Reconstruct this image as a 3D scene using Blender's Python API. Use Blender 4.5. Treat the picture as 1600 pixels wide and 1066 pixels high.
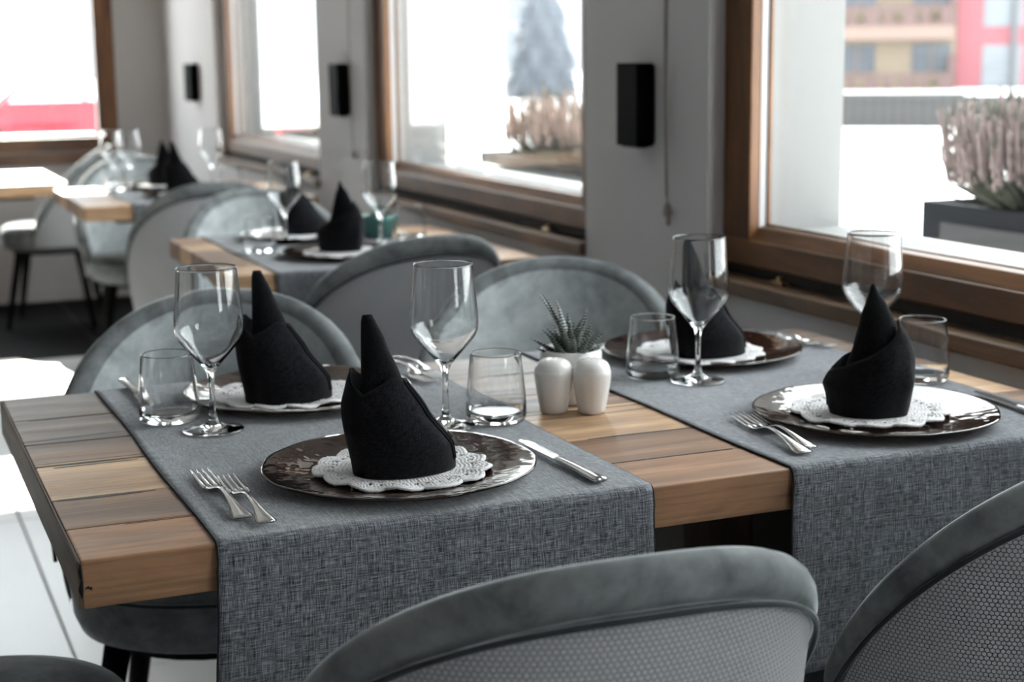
import bpy, bmesh, math, random
from mathutils import Vector, Matrix, noise
random.seed(7)
S = bpy.context.scene
COL = S.collection
for o in list(bpy.data.objects): bpy.data.objects.remove(o)
PI = math.pi
# ------------------------------------------------------------------ camera
YAW, PITCH, ROLL, FPX = 0.3979, 0.1795, -0.0116, 2449.3
CAM = Vector((-0.178, -1.5162, 1.2293))
F = Vector((math.sin(YAW)*math.cos(PITCH), math.cos(YAW)*math.cos(PITCH), -math.sin(PITCH)))
R0 = Vector((math.cos(YAW), -math.sin(YAW), 0)); U0 = R0.cross(F)
RV = math.cos(ROLL)*R0 + math.sin(ROLL)*U0; UV_ = -math.sin(ROLL)*R0 + math.cos(ROLL)*U0
cd = bpy.data.cameras.new('camera'); cam = bpy.data.objects.new('camera', cd); COL.objects.link(cam)
M = Matrix((RV, UV_, -F)).transposed().to_4x4(); M.translation = CAM; cam.matrix_world = M
cd.sensor_width = 36; cd.lens = FPX*36/1600; cd.clip_start = .05; cd.clip_end = 2000
cd.dof.use_dof = True; cd.dof.focus_distance = 1.70; cd.dof.aperture_fstop = 5.2
S.camera = cam
# ------------------------------------------------------------------ sky, sun, exposure
w = bpy.data.worlds.new('world'); S.world = w; w.use_nodes = True
bgn = w.node_tree.nodes['Background']; bgn.inputs[0].default_value = (.92, .96, 1.0, 1); bgn.inputs[1].default_value = 1.25
sd = bpy.data.lights.new('sun', 'SUN'); sd.energy = 4.2; sd.angle = .009; sd.color = (1, .95, .88)
so = bpy.data.objects.new('sun', sd); COL.objects.link(so)
so.rotation_euler = Vector((-.03, -.88, -.45)).to_track_quat('-Z', 'Y').to_euler()
S.view_settings.view_transform = 'Standard'; S.view_settings.look = 'None'
S.view_settings.exposure = 2.75; S.view_settings.gamma = 1; S.view_settings.use_curve_mapping = False

# ------------------------------------------------------------------ mesh helpers
class MB:
    def __init__(s): s.v = []; s.f = []; s.uv = None
    def add(s, vs, fs):
        n = len(s.v); s.v += [tuple(v) for v in vs]; s.f += [tuple(i+n for i in f) for f in fs]; return s
    def box(s, a, b):
        x0,y0,z0 = a; x1,y1,z1 = b
        return s.add([(x0,y0,z0),(x1,y0,z0),(x1,y1,z0),(x0,y1,z0),(x0,y0,z1),(x1,y0,z1),(x1,y1,z1),(x0,y1,z1)],
                     [(0,3,2,1),(4,5,6,7),(0,1,5,4),(1,2,6,5),(2,3,7,6),(3,0,4,7)])
    def lathe(s, prof, n=48, c=(0,0,0), wob=None):
        vs = []; m = len(prof)
        for i in range(n):
            a = 2*PI*i/n
            for (r, z) in prof:
                k = 1 if wob is None else 1+wob(a)*min(1, r/.1)
                vs.append((c[0]+r*k*math.cos(a), c[1]+r*k*math.sin(a), c[2]+z))
        fs = []
        for i in range(n):
            j = (i+1) % n
            for k in range(m-1): fs.append((i*m+k, j*m+k, j*m+k+1, i*m+k+1))
        return s.add(vs, fs)
    def tube(s, path, rad, n=8, sq=(1,1), cap=True, up=None):
        P = [Vector(p) for p in path]; m = len(P)
        if not hasattr(rad, '__len__'): rad = [rad]*m
        vs = []; prev = None
        for i in range(m):
            t = (P[min(i+1,m-1)]-P[max(i-1,0)]).normalized()
            if up is not None: ref = Vector(up)
            else: ref = prev if prev is not None else (Vector((0,0,1)) if abs(t.z) < .9 else Vector((1,0,0)))
            b = (ref - t*ref.dot(t))
            b = b.normalized() if b.length > 1e-6 else t.orthogonal().normalized()
            prev = b; c = t.cross(b)
            for k in range(n):
                a = 2*PI*k/n
                vs.append(P[i]+(c*math.cos(a)*sq[0]+b*math.sin(a)*sq[1])*rad[i])
        fs = [(i*n+k, i*n+(k+1)%n, (i+1)*n+(k+1)%n, (i+1)*n+k) for i in range(m-1) for k in range(n)]
        if cap: fs += [tuple(range(n-1,-1,-1)), tuple((m-1)*n+k for k in range(n))]
        return s.add(vs, fs)
    def prism(s, poly, axis, a, b):
        n = len(poly)
        def p3(q, t):
            return {'x':(t,q[0],q[1]), 'y':(q[0],t,q[1]), 'z':(q[0],q[1],t)}[axis]
        return s.add([p3(q,a) for q in poly]+[p3(q,b) for q in poly],
                     [tuple(range(n-1,-1,-1)), tuple(range(n,2*n))]+[(i,(i+1)%n,n+(i+1)%n,n+i) for i in range(n)])
    def mesh(s, name, smooth=False, bevel=0, seg=2, doubles=True):
        me = bpy.data.meshes.new(name); bm = bmesh.new()
        vs = [bm.verts.new(v) for v in s.v]
        for f in s.f:
            try: bm.faces.new([vs[i] for i in f])
            except ValueError: pass
        if doubles: bmesh.ops.remove_doubles(bm, verts=bm.verts, dist=1e-6)
        if bevel:
            bmesh.ops.bevel(bm, geom=[e for e in bm.edges if len(e.link_faces)==2 and e.calc_face_angle(0) > .6], offset=bevel, segments=seg, affect='EDGES', profile=.5)
        bmesh.ops.recalc_face_normals(bm, faces=bm.faces)
        if smooth:
            for f in bm.faces: f.smooth = True
        bm.to_mesh(me); bm.free(); return me
def obj(name, mesh, mat=None, parent=None, loc=None, rot=None):
    o = bpy.data.objects.new(name, mesh); COL.objects.link(o)
    if mat is not None and not mesh.materials: mesh.materials.append(mat)
    if parent: o.parent = parent
    if loc is not None: o.location = loc
    if rot is not None: o.rotation_euler = rot if hasattr(rot,'__len__') else (0,0,rot)
    return o
def empty(name, loc=(0,0,0), rot=0, parent=None):
    o = bpy.data.objects.new(name, None); COL.objects.link(o); o.location = loc; o.rotation_euler = (0,0,rot); o.empty_display_size = .05
    if parent: o.parent = parent
    return o
def tag(o, label, cat, group=None):
    o['label'] = label; o['category'] = cat
    if group: o['group'] = group
    return o
def struct(o): o['kind'] = 'structure'; return o
KIDS = {}
def dup(o, loc, rot=0, parent=None):
    c = o.copy(); COL.objects.link(c)
    if parent: c.parent = parent
    else: c.location = loc; c.rotation_euler = (0,0,rot)
    for ch in [x for x in ALLC.get(o.name, [])]: ALLC.setdefault(c.name, []).append(dup(ch, None, 0, c))
    return c
ALLC = {}
def register(root):
    kids = [x for x in bpy.data.objects if x.parent == root]
    ALLC[root.name] = kids
    for k in kids: register(k)
def uvgrid(name, P, nu, nv, uvf, closed=False, smooth=True):
    """P(i,j)->xyz on a (nu x nv) vertex grid with uv"""
    vs = [P(i,j) for i in range(nu) for j in range(nv)]
    fs = [(i*nv+j, (i+1)*nv+j, (i+1)*nv+j+1, i*nv+j+1) for i in range(nu-1) for j in range(nv-1)]
    me = bpy.data.meshes.new(name); me.from_pydata(vs, [], fs)
    l = me.uv_layers.new(name='UVMap'); k = 0
    for f in fs:
        for q in f:
            l.data[k].uv = uvf(q//nv, q % nv); k += 1
    if smooth:
        for p_ in me.polygons: p_.use_smooth = True
    me.update(); return me

# ------------------------------------------------------------------ materials
class NT:
    def __init__(s, name):
        s.m = bpy.data.materials.new(name); s.m.use_nodes = True; s.t = s.m.node_tree
        s.b = s.t.nodes['Principled BSDF']; s.out = s.t.nodes['Material Output']
    def n(s, typ, ins=None, **props):
        x = s.t.nodes.new(typ)
        for k, v in props.items(): setattr(x, k, v)
        for k, v in (ins or {}).items():
            if isinstance(v, bpy.types.NodeSocket): s.t.links.new(v, x.inputs[k])
            else: x.inputs[k].default_value = v
        return x
    def set(s, **kw):
        for k, v in kw.items():
            k = k.replace('_', ' ')
            i = s.b.inputs[k]
            if isinstance(v, bpy.types.NodeSocket): s.t.links.new(v, i)
            else: i.default_value = v
        return s
    def math(s, op, a, b=None, c=None):
        x = s.t.nodes.new('ShaderNodeMath'); x.operation = op
        for i, v in enumerate((a, b, c)):
            if v is None: continue
            if isinstance(v, bpy.types.NodeSocket): s.t.links.new(v, x.inputs[i])
            else: x.inputs[i].default_value = v
        return x.outputs[0]
    def ramp(s, fac, stops, interp='LINEAR'):
        r = s.n('ShaderNodeValToRGB', {'Fac': fac}); r.color_ramp.interpolation = interp
        e = r.color_ramp.elements
        while len(e) < len(stops): e.new(.5)
        for i, (p_, c) in enumerate(stops):
            e[i].position = p_; e[i].color = c if len(c) == 4 else (*c, 1)
        return r.outputs[0]
    def mix(s, f, a, b, typ='MIX'):
        x = s.n('ShaderNodeMix', data_type='RGBA', blend_type=typ)
        for k, v in ((0, f), (6, a), (7, b)):
            if isinstance(v, bpy.types.NodeSocket): s.t.links.new(v, x.inputs[k])
            else: x.inputs[k].default_value = v if k == 0 else ((*v, 1) if len(v) == 3 else v)
        return x.outputs[2]
    def coord(s, kind='Object', scale=(1,1,1), loc=(0,0,0)):
        c = s.n('ShaderNodeTexCoord').outputs[kind]
        return s.n('ShaderNodeMapping', {'Vector': c, 'Scale': scale, 'Location': loc}).outputs[0]
    def noise(s, vec, scale, detail=3, rough=.5, dist=0):
        return s.n('ShaderNodeTexNoise', {'Vector': vec, 'Scale': scale, 'Detail': detail, 'Roughness': rough, 'Distortion': dist}).outputs['Fac']
    def bump(s, h, strength=.3, dist=.001):
        s.t.links.new(s.n('ShaderNodeBump', {'Height': h, 'Strength': strength, 'Distance': dist}).outputs[0], s.b.inputs['Normal']); return s
def lin(r, g=None, b=None):
    if g is None: g = b = r
    return tuple((c/255/12.92 if c <= 10 else ((c/255+.055)/1.055)**2.4) for c in (r, g, b))
def simple(name, col, rough=.5, metal=0, var=.15, scale=20, bump=0, spec=.5):
    t = NT(name); v = t.coord(); nz = t.noise(v, scale, 4)
    t.set(Base_Color=t.mix(nz, [c*(1-var) for c in col], [min(1, c*(1+var)) for c in col]), Roughness=rough, Metallic=metal)
    t.b.inputs['Specular IOR Level'].default_value = spec
    if bump: t.bump(t.noise(v, scale*6, 3), bump, .002)
    return t.m
def wood(name, ca, cb, seed, along='x', crack=True, rough=.42, grain=1.0):
    t = NT(name)
    sc = {'x': (1.3,6,6), 'y': (6,1.3,6), 'z': (6,6,1.3)}[along]
    v = t.coord('Object', sc, (seed*3.7, seed*1.3, seed*2.1))
    n1 = t.noise(v, 1.6, 6, .6, .8); n2 = t.noise(v, 9, 5, .65, .3)
    sc2 = {'x': (5,190,190), 'y': (190,5,190), 'z': (190,190,5)}[along]
    v2 = t.coord('Object', sc2, (seed, seed*5, 0)); n3 = t.noise(v2, 1.0, 3, .6)
    wv = t.n('ShaderNodeTexWave', {'Vector': v, 'Scale': .9, 'Distortion': 7.0, 'Detail': 3.0, 'Detail Scale': 1.2}, bands_direction={'x':'Y','y':'X','z':'X'}[along]).outputs['Fac']
    f = t.math('ADD', t.math('MULTIPLY', n1, .72), t.math('ADD', t.math('MULTIPLY', n2, .20), t.math('MULTIPLY', wv, .08)))
    c = t.ramp(f, [(.28, [x*.60 for x in ca]), (.44, ca), (.60, cb), (.75, [min(1, x*1.1) for x in cb])])
    c = t.mix(t.math('MULTIPLY', t.ramp(n3, [(.35,(1,1,1)), (.52,(0,0,0))]), .38*grain), c, [x*.35 for x in ca])
    h = t.math('ADD', t.math('MULTIPLY', n3, .5), t.math('MULTIPLY', wv, .6))
    if crack:
        sc3 = {'x': (.7,7,7), 'y': (7,.7,7), 'z': (7,7,.7)}[along]
        v3 = t.coord('Object', sc3, (seed*7.1, seed*2.9, 5))
        k = t.math('ABSOLUTE', t.math('SUBTRACT', t.noise(v3, 1.1, 2, .4, .2), .5))
        line = t.ramp(k, [(.0,(1,1,1)), (.006,(1,1,1)), (.014,(0,0,0))])
        msk = t.ramp(t.noise(v3, 1.9, 1), [(.50,(0,0,0)), (.58,(1,1,1))])
        lm = t.math('MULTIPLY', line, msk)
        c = t.mix(t.math('MULTIPLY', lm, .93), c, (.012,.011,.011))
        h = t.math('SUBTRACT', h, t.math('MULTIPLY', lm, .6))
    t.set(Base_Color=c, Roughness=t.math('ADD', t.math('MULTIPLY', n2, .2), rough-.1))
    t.bump(h, .6, .0012); return t.m
def linen(name, dark, light):
    t = NT(name); uv = t.n('ShaderNodeTexCoord').outputs['UV']
    def th(sx, sy, d=2):
        return t.noise(t.n('ShaderNodeMapping', {'Vector': uv, 'Scale': (sx, sy, 1)}).outputs[0], 1.0, d, .6)
    a = th(1250, 70); b = th(70, 1250); a2 = th(520, 12); b2 = th(12, 520); big = th(9, 9, 3)
    s = t.math('ADD', t.math('MULTIPLY', t.math('ADD', a, b), .34), t.math('MULTIPLY', t.math('ADD', a2, b2), .16))
    c = t.ramp(s, [(.41, dark), (.50, [x*.62+y*.38 for x, y in zip(dark, light)]), (.585, light)])
    c = t.mix(t.math('MULTIPLY', big, .35), c, dark)
    t.set(Base_Color=c, Roughness=.9, Sheen_Weight=.45, Sheen_Roughness=.45)
    t.b.inputs['Specular IOR Level'].default_value = .15
    t.bump(s, .7, .0015); return t.m
def velvet(name, base, light):
    t = NT(name); v = t.coord('Object', (1,1,1)); n1 = t.noise(v, 5, 5, .65, 1.2); n2 = t.noise(v, 26, 4, .7, .4); n3 = t.noise(v, 900, 1)
    f = t.math('ADD', t.math('MULTIPLY', n1, .65), t.math('MULTIPLY', n2, .35))
    t.set(Base_Color=t.ramp(f, [(.38, base), (.62, light)]), Roughness=.75, Sheen_Weight=1.0, Sheen_Roughness=.26)
    t.b.inputs['Sheen Tint'].default_value = (.88, .93, .94, 1); t.b.inputs['Specular IOR Level'].default_value = .2
    t.bump(t.math('ADD', t.math('MULTIPLY', n2, .8), t.math('MULTIPLY', n3, .3)), .18, .002); return t.m
def honeycomb(name, groove, cell):
    t = NT(name); uv = t.n('ShaderNodeTexCoord').outputs['UV']
    p = t.n('ShaderNodeVectorMath', {0: uv, 1: (1/.0056, 1/.0056, 0)}, operation='MULTIPLY').outputs[0]
    def cell_d(off):
        q = t.n('ShaderNodeVectorMath', {0: p, 1: (off[0]+100, off[1]+1.7320508*100, 0)}, operation='ADD').outputs[0]
        q = t.n('ShaderNodeVectorMath', {0: q, 1: (1, 1.7320508, 1)}, operation='MODULO').outputs[0]
        q = t.n('ShaderNodeVectorMath', {0: q, 1: (.5, .8660254, 0)}, operation='SUBTRACT').outputs[0]
        q = t.n('ShaderNodeVectorMath', {0: q, 1: (1,1,0)}, operation='MULTIPLY').outputs[0]
        q = t.n('ShaderNodeVectorMath', {0: q}, operation='ABSOLUTE').outputs[0]
        d1 = t.n('ShaderNodeVectorMath', {0: q, 1: (.5, .8660254, 0)}, operation='DOT_PRODUCT').outputs['Value']
        sx = t.n('ShaderNodeSeparateXYZ', {0: q}).outputs[0]
        return t.math('MAXIMUM', d1, sx)
    d = t.math('MINIMUM', cell_d((0,0)), cell_d((.5,.8660254)))
    h = t.ramp(d, [(.34,(1,1,1)), (.40,(.8,.8,.8)), (.48,(0,0,0))])
    nz = t.noise(t.coord('Object'), 7, 4)
    c = t.mix(nz, [x*.8 for x in cell], [x*1.2 for x in cell])
    t.set(Base_Color=t.mix(h, groove, c), Roughness=.55, Sheen_Weight=.3)
    t.bump(h, .85, .0016); return t.m
def thin_glass(name, tint=(.96,.98,.97), refl=1.45):
    t = NT(name); t.t.nodes.remove(t.b)
    g = t.n('ShaderNodeNewGeometry')
    c = t.math('ABSOLUTE', t.n('ShaderNodeVectorMath', {0: g.outputs['Incoming'], 1: g.outputs['Normal']}, operation='DOT_PRODUCT').outputs['Value'])
    fr = t.math('ADD', t.math('MULTIPLY', t.math('POWER', t.math('SUBTRACT', 1.0, c), 5.0), .95), .035)
    tr = t.n('ShaderNodeBsdfTransparent', {'Color': (*tint,1)}).outputs[0]; gl = t.n('ShaderNodeBsdfGlossy', {'Roughness': .0}).outputs[0]
    t.t.links.new(t.n('ShaderNodeMixShader', {0: fr, 1: tr, 2: gl}).outputs[0], t.out.inputs[0]); return t.m
def real_glass(name):
    t = NT(name); t.t.nodes.remove(t.b)
    nz = t.noise(t.coord(), 3, 1)
    g = t.n('ShaderNodeBsdfGlass', {'Color': t.mix(nz, (.985,.99,.99), (1,1,1)), 'IOR': 1.47, 'Roughness': 0.0}).outputs[0]
    t.t.links.new(g, t.out.inputs[0]); return t.m
def charger(name):
    t = NT(name); t.t.nodes.remove(t.b)
    v = t.coord('Object', (1,1,1))
    h = t.math('ADD', t.noise(v, 46, 1.5, .4, .5), t.math('MULTIPLY', t.n('ShaderNodeTexVoronoi', {'Vector': v, 'Scale': 75.0}, feature='SMOOTH_F1').outputs['Distance'], .5))
    bp = t.n('ShaderNodeBump', {'Height': h, 'Strength': .22, 'Distance': .004}).outputs[0]
    fr = t.n('ShaderNodeFresnel', {'IOR': 1.65, 'Normal': bp}).outputs[0]
    c = t.mix(t.noise(v, 60, 3), (.012,.0045,.0032), (.034,.013,.0095))
    df = t.n('ShaderNodeBsdfDiffuse', {'Color': c}).outputs[0]
    tr = t.n('ShaderNodeBsdfTransparent', {'Color': (.30,.14,.10,1)}).outputs[0]
    b0 = t.n('ShaderNodeMixShader', {0: .45, 1: df, 2: tr}).outputs[0]
    gl = t.n('ShaderNodeBsdfGlossy', {'Color': (.95,.93,.90,1), 'Roughness': .06, 'Normal': bp}).outputs[0]
    t.t.links.new(t.n('ShaderNodeMixShader', {0: fr, 1: b0, 2: gl}).outputs[0], t.out.inputs[0]); return t.m
def napkin_mat():
    t = NT('black_napkin_cloth'); v = t.coord('Object', (1,1,1))
    uv = t.n('ShaderNodeTexCoord').outputs['UV']
    a = t.noise(t.n('ShaderNodeMapping', {'Vector': uv, 'Scale': (1000, 110, 1)}).outputs[0], 1, 2); b = t.noise(t.n('ShaderNodeMapping', {'Vector': uv, 'Scale': (110, 1000, 1)}).outputs[0], 1, 2)
    s = t.math('ADD', a, b); big = t.noise(v, 28, 4, .6)
    t.set(Base_Color=t.ramp(t.math('MULTIPLY', s, .5), [(.42,(.0014,.0014,.0017)), (.60,(.015,.015,.018))]), Roughness=.9, Sheen_Weight=.07, Sheen_Roughness=.5)
    t.b.inputs['Specular IOR Level'].default_value = .05
    t.bump(t.math('ADD', t.math('MULTIPLY', s, .55), t.math('MULTIPLY', big, 1.6)), .5, .002); return t.m
def leaf_mat():
    t = NT('succulent_leaf'); g = t.n('ShaderNodeTexCoord').outputs['UV']
    sp = t.n('ShaderNodeSeparateXYZ', {0: g}); v = sp.outputs[1]
    nz = t.noise(t.n('ShaderNodeMapping', {'Vector': g, 'Scale': (6, 40, 1)}).outputs[0], 1, 2)
    band = t.math('SINE', t.math('ADD', t.math('MULTIPLY', v, 105.0), t.math('MULTIPLY', nz, 3.0)))
    m = t.ramp(band, [(.55,(0,0,0)), (.75,(1,1,1))])
    m = t.math('MULTIPLY', m, t.ramp(nz, [(.35,(.1,.1,.1)), (.55,(1,1,1))]))
    base = t.ramp(v, [(.0,(.035,.06,.03)), (.6,(.02,.036,.024)), (1,(.030,.030,.022))])
    t.set(Base_Color=t.mix(m, base, (.62,.66,.62)), Roughness=.5); t.bump(m, .5, .001); return t.m
def metal(name, col, rough=.15):
    t = NT(name); v = t.coord('Object', (40,2,40)); nz = t.noise(v, 4, 3)
    t.set(Base_Color=(*col,1), Metallic=1.0, Roughness=t.math('ADD', t.math('MULTIPLY', nz, .12), rough-.05)); return t.m

MT = dict(
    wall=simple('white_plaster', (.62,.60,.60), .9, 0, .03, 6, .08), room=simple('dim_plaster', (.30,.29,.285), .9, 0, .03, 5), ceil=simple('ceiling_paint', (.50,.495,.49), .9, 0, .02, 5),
    wall_far=simple('far_plaster', (.52,.50,.49), .9, 0, .04, 5, .08),
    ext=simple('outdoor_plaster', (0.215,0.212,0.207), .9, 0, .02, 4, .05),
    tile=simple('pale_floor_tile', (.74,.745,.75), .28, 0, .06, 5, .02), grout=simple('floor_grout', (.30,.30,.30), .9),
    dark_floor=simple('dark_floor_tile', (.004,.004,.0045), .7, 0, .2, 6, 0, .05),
    frame=wood('window_frame_oak', lin(92,60,34), lin(124,82,47), 3, 'y', False, .4, .5), frame_v=wood('window_post_oak', lin(96,62,34), lin(134,88,48), 4, 'z', False, .4, .5),
    frame_shaded=wood('window_rebate_oak_shaded', lin(26,17,11), lin(38,25,16), 9, 'y', False, .85),  # frame oak darkened to stand for shade in the gap above the sill
    board=wood('sill_board_oak', lin(88,66,48), lin(118,92,68), 6, 'y', False, .5),
    frame_x=wood('window_frame_oak_far', lin(98,66,42), lin(132,92,58), 5, 'x', False, .4, .5),
    pane=thin_glass('window_glass'), glass=real_glass('clear_glass'), charger=charger('brown_hammered_glass'),
    linen=linen('grey_linen', lin(38,40,45), lin(172,175,182)),
    hemthread=simple('dark_hem_thread', (.012,.012,.014), .9),
    velvet=velvet('grey_green_velvet', (.25,.272,.277), (.50,.53,.535)), velvet_shaded=velvet('grey_velvet_shaded', (.085,.092,.094), (.235,.247,.25)),  # rim and seats: same velvet, darkened in the colour to stand for shade
    honey=honeycomb('honeycomb_fabric', (.06,.06,.063), (.46,.46,.47)),
    velvet_dark=velvet('dark_piping_velvet', (.022,.025,.027), (.04,.045,.048)),
    black=simple('black_lacquer', (.004,.004,.004), .6, 0, .1, 20, 0, .08), blackm=simple('black_metal', (.0020,.0020,.0022), .7, 0, .1, 20, 0, .05),
    napkin=napkin_mat(), white=simple('white_porcelain', (.80,.78,.76), .18, 0, .015, 5), soil=simple('potting_soil', (.03,.022,.016), .95, 0, .5, 90, .6),
    doily=simple('white_cotton_yarn', (.80,.78,.78), .95, 0, .08, 600, .3), leaf=leaf_mat(), steel=metal('polished_steel', (.62,.61,.60), .14),
    brass=metal('brass', (.55,.40,.20), .3), teal=simple('teal_glaze', (.055,.17,.15), .2, 0, .3, 30), hole=simple('hole_black', (.003,.003,.003), .9),
    ground=simple('sunlit_snow_ground', (.78,.78,.78), .9, 0, .03, 1), planter=simple('grey_planter', (0.01,0.0115,0.014), .7, 0, .15, 6, 0, .1),
    heather=simple('dried_heather', (0.17,0.13,0.125), .9, 0, .35, 60), heather_pink=simple('pink_heather', (0.25,0.18,0.15), .9, 0, .3, 60), stem=simple('heather_stem', (.045,.05,.035), .9, 0, .4, 60),
    tan=simple('tan_facade', (0.215,0.172,0.13), .9, 0, .04, .5), pink=simple('red_facade', (0.29,0.105,0.12), .9, 0, .04, .5), brown=simple('balcony_wood', (0.1,0.062,0.058), .8, 0, .15, 2), slab=simple('balcony_slab', (0.18,0.125,0.105), .9),
    bwin=simple('facade_window', (0.06,0.07,0.085), .12, 0, .4, .6), bwin2=simple('facade_window_pale', (0.16,0.175,0.195), .15, 0, .3, .6), grey=simple('grey_wall', (0.055,0.052,0.052), .9, 0, .1, .6), greymetal=simple('grey_metal', (.10,.105,.11), .5),
    palebld=simple('pale_facade', (0.21,0.22,0.235), .9, 0, .06, .3), hill=simple('hazy_snowy_hill', (0.115,0.13,0.155), .95, 0, .35, .02), conifer=simple('conifer', (0.1,0.112,0.13), .95, 0, .3, 2),  # bluish haze is put into the hill and conifer colours
    carred=simple('red_car_paint', (0.16,0.008,0.018), .15, 0, .03, 1), carwhite=simple('white_car_paint', (.6,.6,.6), .2, 0, .03, 1), carglass=simple('car_glass', (.55,.58,.6), .06, .8, .1, 1, 0, .9), rubber=simple('tyre', (.012,.012,.012), .8), lamp=simple('car_lamp', (.5,.06,.05), .2),
    cord=simple('blind_cord', (.36,.32,.30), .8), knob=simple('pale_knob', (.5,.47,.44), .4),
)

# ================================================================== THE ROOM
TZ = .75                    # table height
WX, XO = 1.40, 1.65         # inner / outer face of the window wall
CEIL = 2.70; XL, YB, YN = -4.2, 6.90, -4.2
OP = [(-.453, 1.222), (1.785, 3.46), (4.02, 5.695)]   # window openings of the right wall
ZS, ZH = .77, 2.15          # opening bottom and head
def wall_x(name, x0, x1, y0, y1, ops, zs, zh, mat):
    mb = MB(); mb.box((x0,y0,-.6),(x1,y1,zs)); mb.box((x0,y0,zh),(x1,y1,CEIL))
    e = y0
    for a, b in ops:
        if a > e: mb.box((x0,e,zs),(x1,a,zh))
        e = b
    if e < y1: mb.box((x0,e,zs),(x1,y1,zh))
    return struct(obj(name, mb.mesh(name), mat))
def wall_y(name, y0, y1, x0, x1, ops, zs, zh, mat):
    mb = MB(); mb.box((x0,y0,-.6),(x1,y1,zs)); mb.box((x0,y0,zh),(x1,y1,CEIL))
    e = x0
    for a, b in ops:
        if a > e: mb.box((e,y0,zs),(a,y1,zh))
        e = b
    if e < x1: mb.box((e,y0,zs),(x1,y1,zh))
    return struct(obj(name, mb.mesh(name), mat))
wall_x('wall_right', WX, XO, YN, YB+.25, [(-2.69,-1.016)]+OP, ZS, ZH, MT['wall'])
wall_y('wall_back', YB, YB+.25, XL, WX, [(-.50,1.142)], ZS, ZH, MT['wall_far'])
wall_x('wall_left', XL-.25, XL, YN, YB+.25, [], 1.2, 1.2, MT['room'])
wall_y('wall_front', YN-.25, YN, XL-.25, XO, [], 1.2, 1.2, MT['room'])
struct(obj('ceiling', MB().box((XL-.25,YN-.25,CEIL),(XO,YB+.25,CEIL+.2)).mesh('ceiling'), MT['ceil']))
fl = struct(obj('floor', MB().box((XL,YN,-.06),(WX,YB,-.004)).mesh('floor'), MT['grout']))
tm = MB().box((.002,.002,-.004),(.597,1.197,0)).mesh('tile', bevel=.0012, seg=1); tm.materials.append(MT['tile'])
YD = 5.21
for i in range(-7, 4):
    for j in range(-8, 5):
        x = .18+.6*i-.001; y = YD-1.2*(5-j)+1.2
        if x+.6 > WX+.001 or y+1.2 > YD+.01 or x < XL: 
            if x+.6 > WX and x < WX and y+1.2 <= YD+.01:
                obj('tile', MB().box((.002,.002,-.004),(WX-x-.003,1.197,0)).mesh('tile'), MT['tile'], fl, (x,y,0))
            continue
        if y < YN: continue
        obj('tile', tm, None, fl, (x, y, 0))
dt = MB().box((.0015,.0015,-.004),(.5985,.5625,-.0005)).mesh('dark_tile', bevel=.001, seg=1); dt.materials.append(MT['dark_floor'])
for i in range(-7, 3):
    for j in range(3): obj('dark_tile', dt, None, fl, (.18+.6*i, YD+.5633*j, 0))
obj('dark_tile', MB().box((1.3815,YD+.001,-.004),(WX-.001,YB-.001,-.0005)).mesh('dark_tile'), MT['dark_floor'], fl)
bb = MB().box((XL,YB-.014,0),(WX,YB,.07)).mesh('baseboard_back'); struct(obj('baseboard_back', bb, MT['wall_far']))
bb = MB().box((WX-.012,YN,0),(WX,YB-.014,.07)).mesh('baseboard_right'); struct(obj('baseboard_right', bb, MT['wall']))

struct(obj('added_dark_panel_1', MB().box((WX-.045,-.45,.07),(WX,1.55,.62)).mesh('added_dark_panel_1', bevel=.004), MT['black']))  # added black panel that darkens the gap under the front table
# windows in the right wall
def window_right(name, y0, y1, latch_y=None):
    r = struct(empty(name, (WX, y0, ZS)))
    W_ = y1-y0; H_ = ZH-ZS; fx0, fx1 = .036, .060; fw = .10
    def part(nm, mb, mat, bevel=.003): return obj(nm, mb.mesh(nm, bevel=bevel, seg=2), MT[mat], r)
    part('sill_board', MB().box((-.016,.001,-.002),(.036,W_-.001,.027)), 'board')
    part('rebate', MB().box((.042,0,.027),(.07,W_,.052)), 'frame_shaded', 0)
    part('bottom_rail', MB().box((fx0,0,.050),(fx1,W_,.100)), 'frame')
    part('top_rail', MB().box((fx0,0,H_-.09),(fx1,W_,H_)), 'frame')
    part('frame_post', MB().box((fx0,W_-fw,.1),(fx1,W_,H_-.09)), 'frame_v'); part('frame_post', MB().box((fx0,0,.1),(fx1,fw,H_-.09)), 'frame_v')
    part('glazing_bead', MB().prism([(.040,.100),(fx1,.100),(.076,.128),(.060,.124)], 'y', fw, W_-fw), 'frame', .002)
    g0, g1 = fx1+.0005, .0755
    part('spacer', MB().box((g0,W_-fw,.09),(g1,W_,H_)), 'wall', 0); part('spacer', MB().box((g0,0,.09),(g1,fw,H_)), 'wall', 0); part('spacer', MB().box((g0,0,.0),(g1,W_,.09)), 'wall', 0)
    part('outer_sash', MB().box((.076,W_-fw-.004,.13),(.084,W_,H_)), 'frame_v', .001); part('outer_sash', MB().box((.076,0,.13),(.084,fw+.004,H_)), 'frame_v', .001); part('outer_sash', MB().box((.076,0,.0),(.084,W_,.130)), 'frame', .001)
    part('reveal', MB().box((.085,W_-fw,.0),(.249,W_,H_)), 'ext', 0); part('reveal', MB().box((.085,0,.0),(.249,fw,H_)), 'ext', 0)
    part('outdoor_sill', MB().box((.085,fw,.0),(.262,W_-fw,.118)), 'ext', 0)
    part('pane', MB().box((.0785,fw,.128),(.0825,W_-fw,H_-.09)), 'pane', 0)
    if latch_y is not None:
        la = part('latch', MB().box((.022,latch_y-y0-.020,.0275),(.041,latch_y-y0+.020,.034)), 'brass', .002)
        obj('latch_knob', MB().tube([(.03,latch_y-y0,.033),(.03,latch_y-y0,.042)], .005, 10).mesh('latch_knob', smooth=True), MT['brass'], la)
    return r
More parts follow.
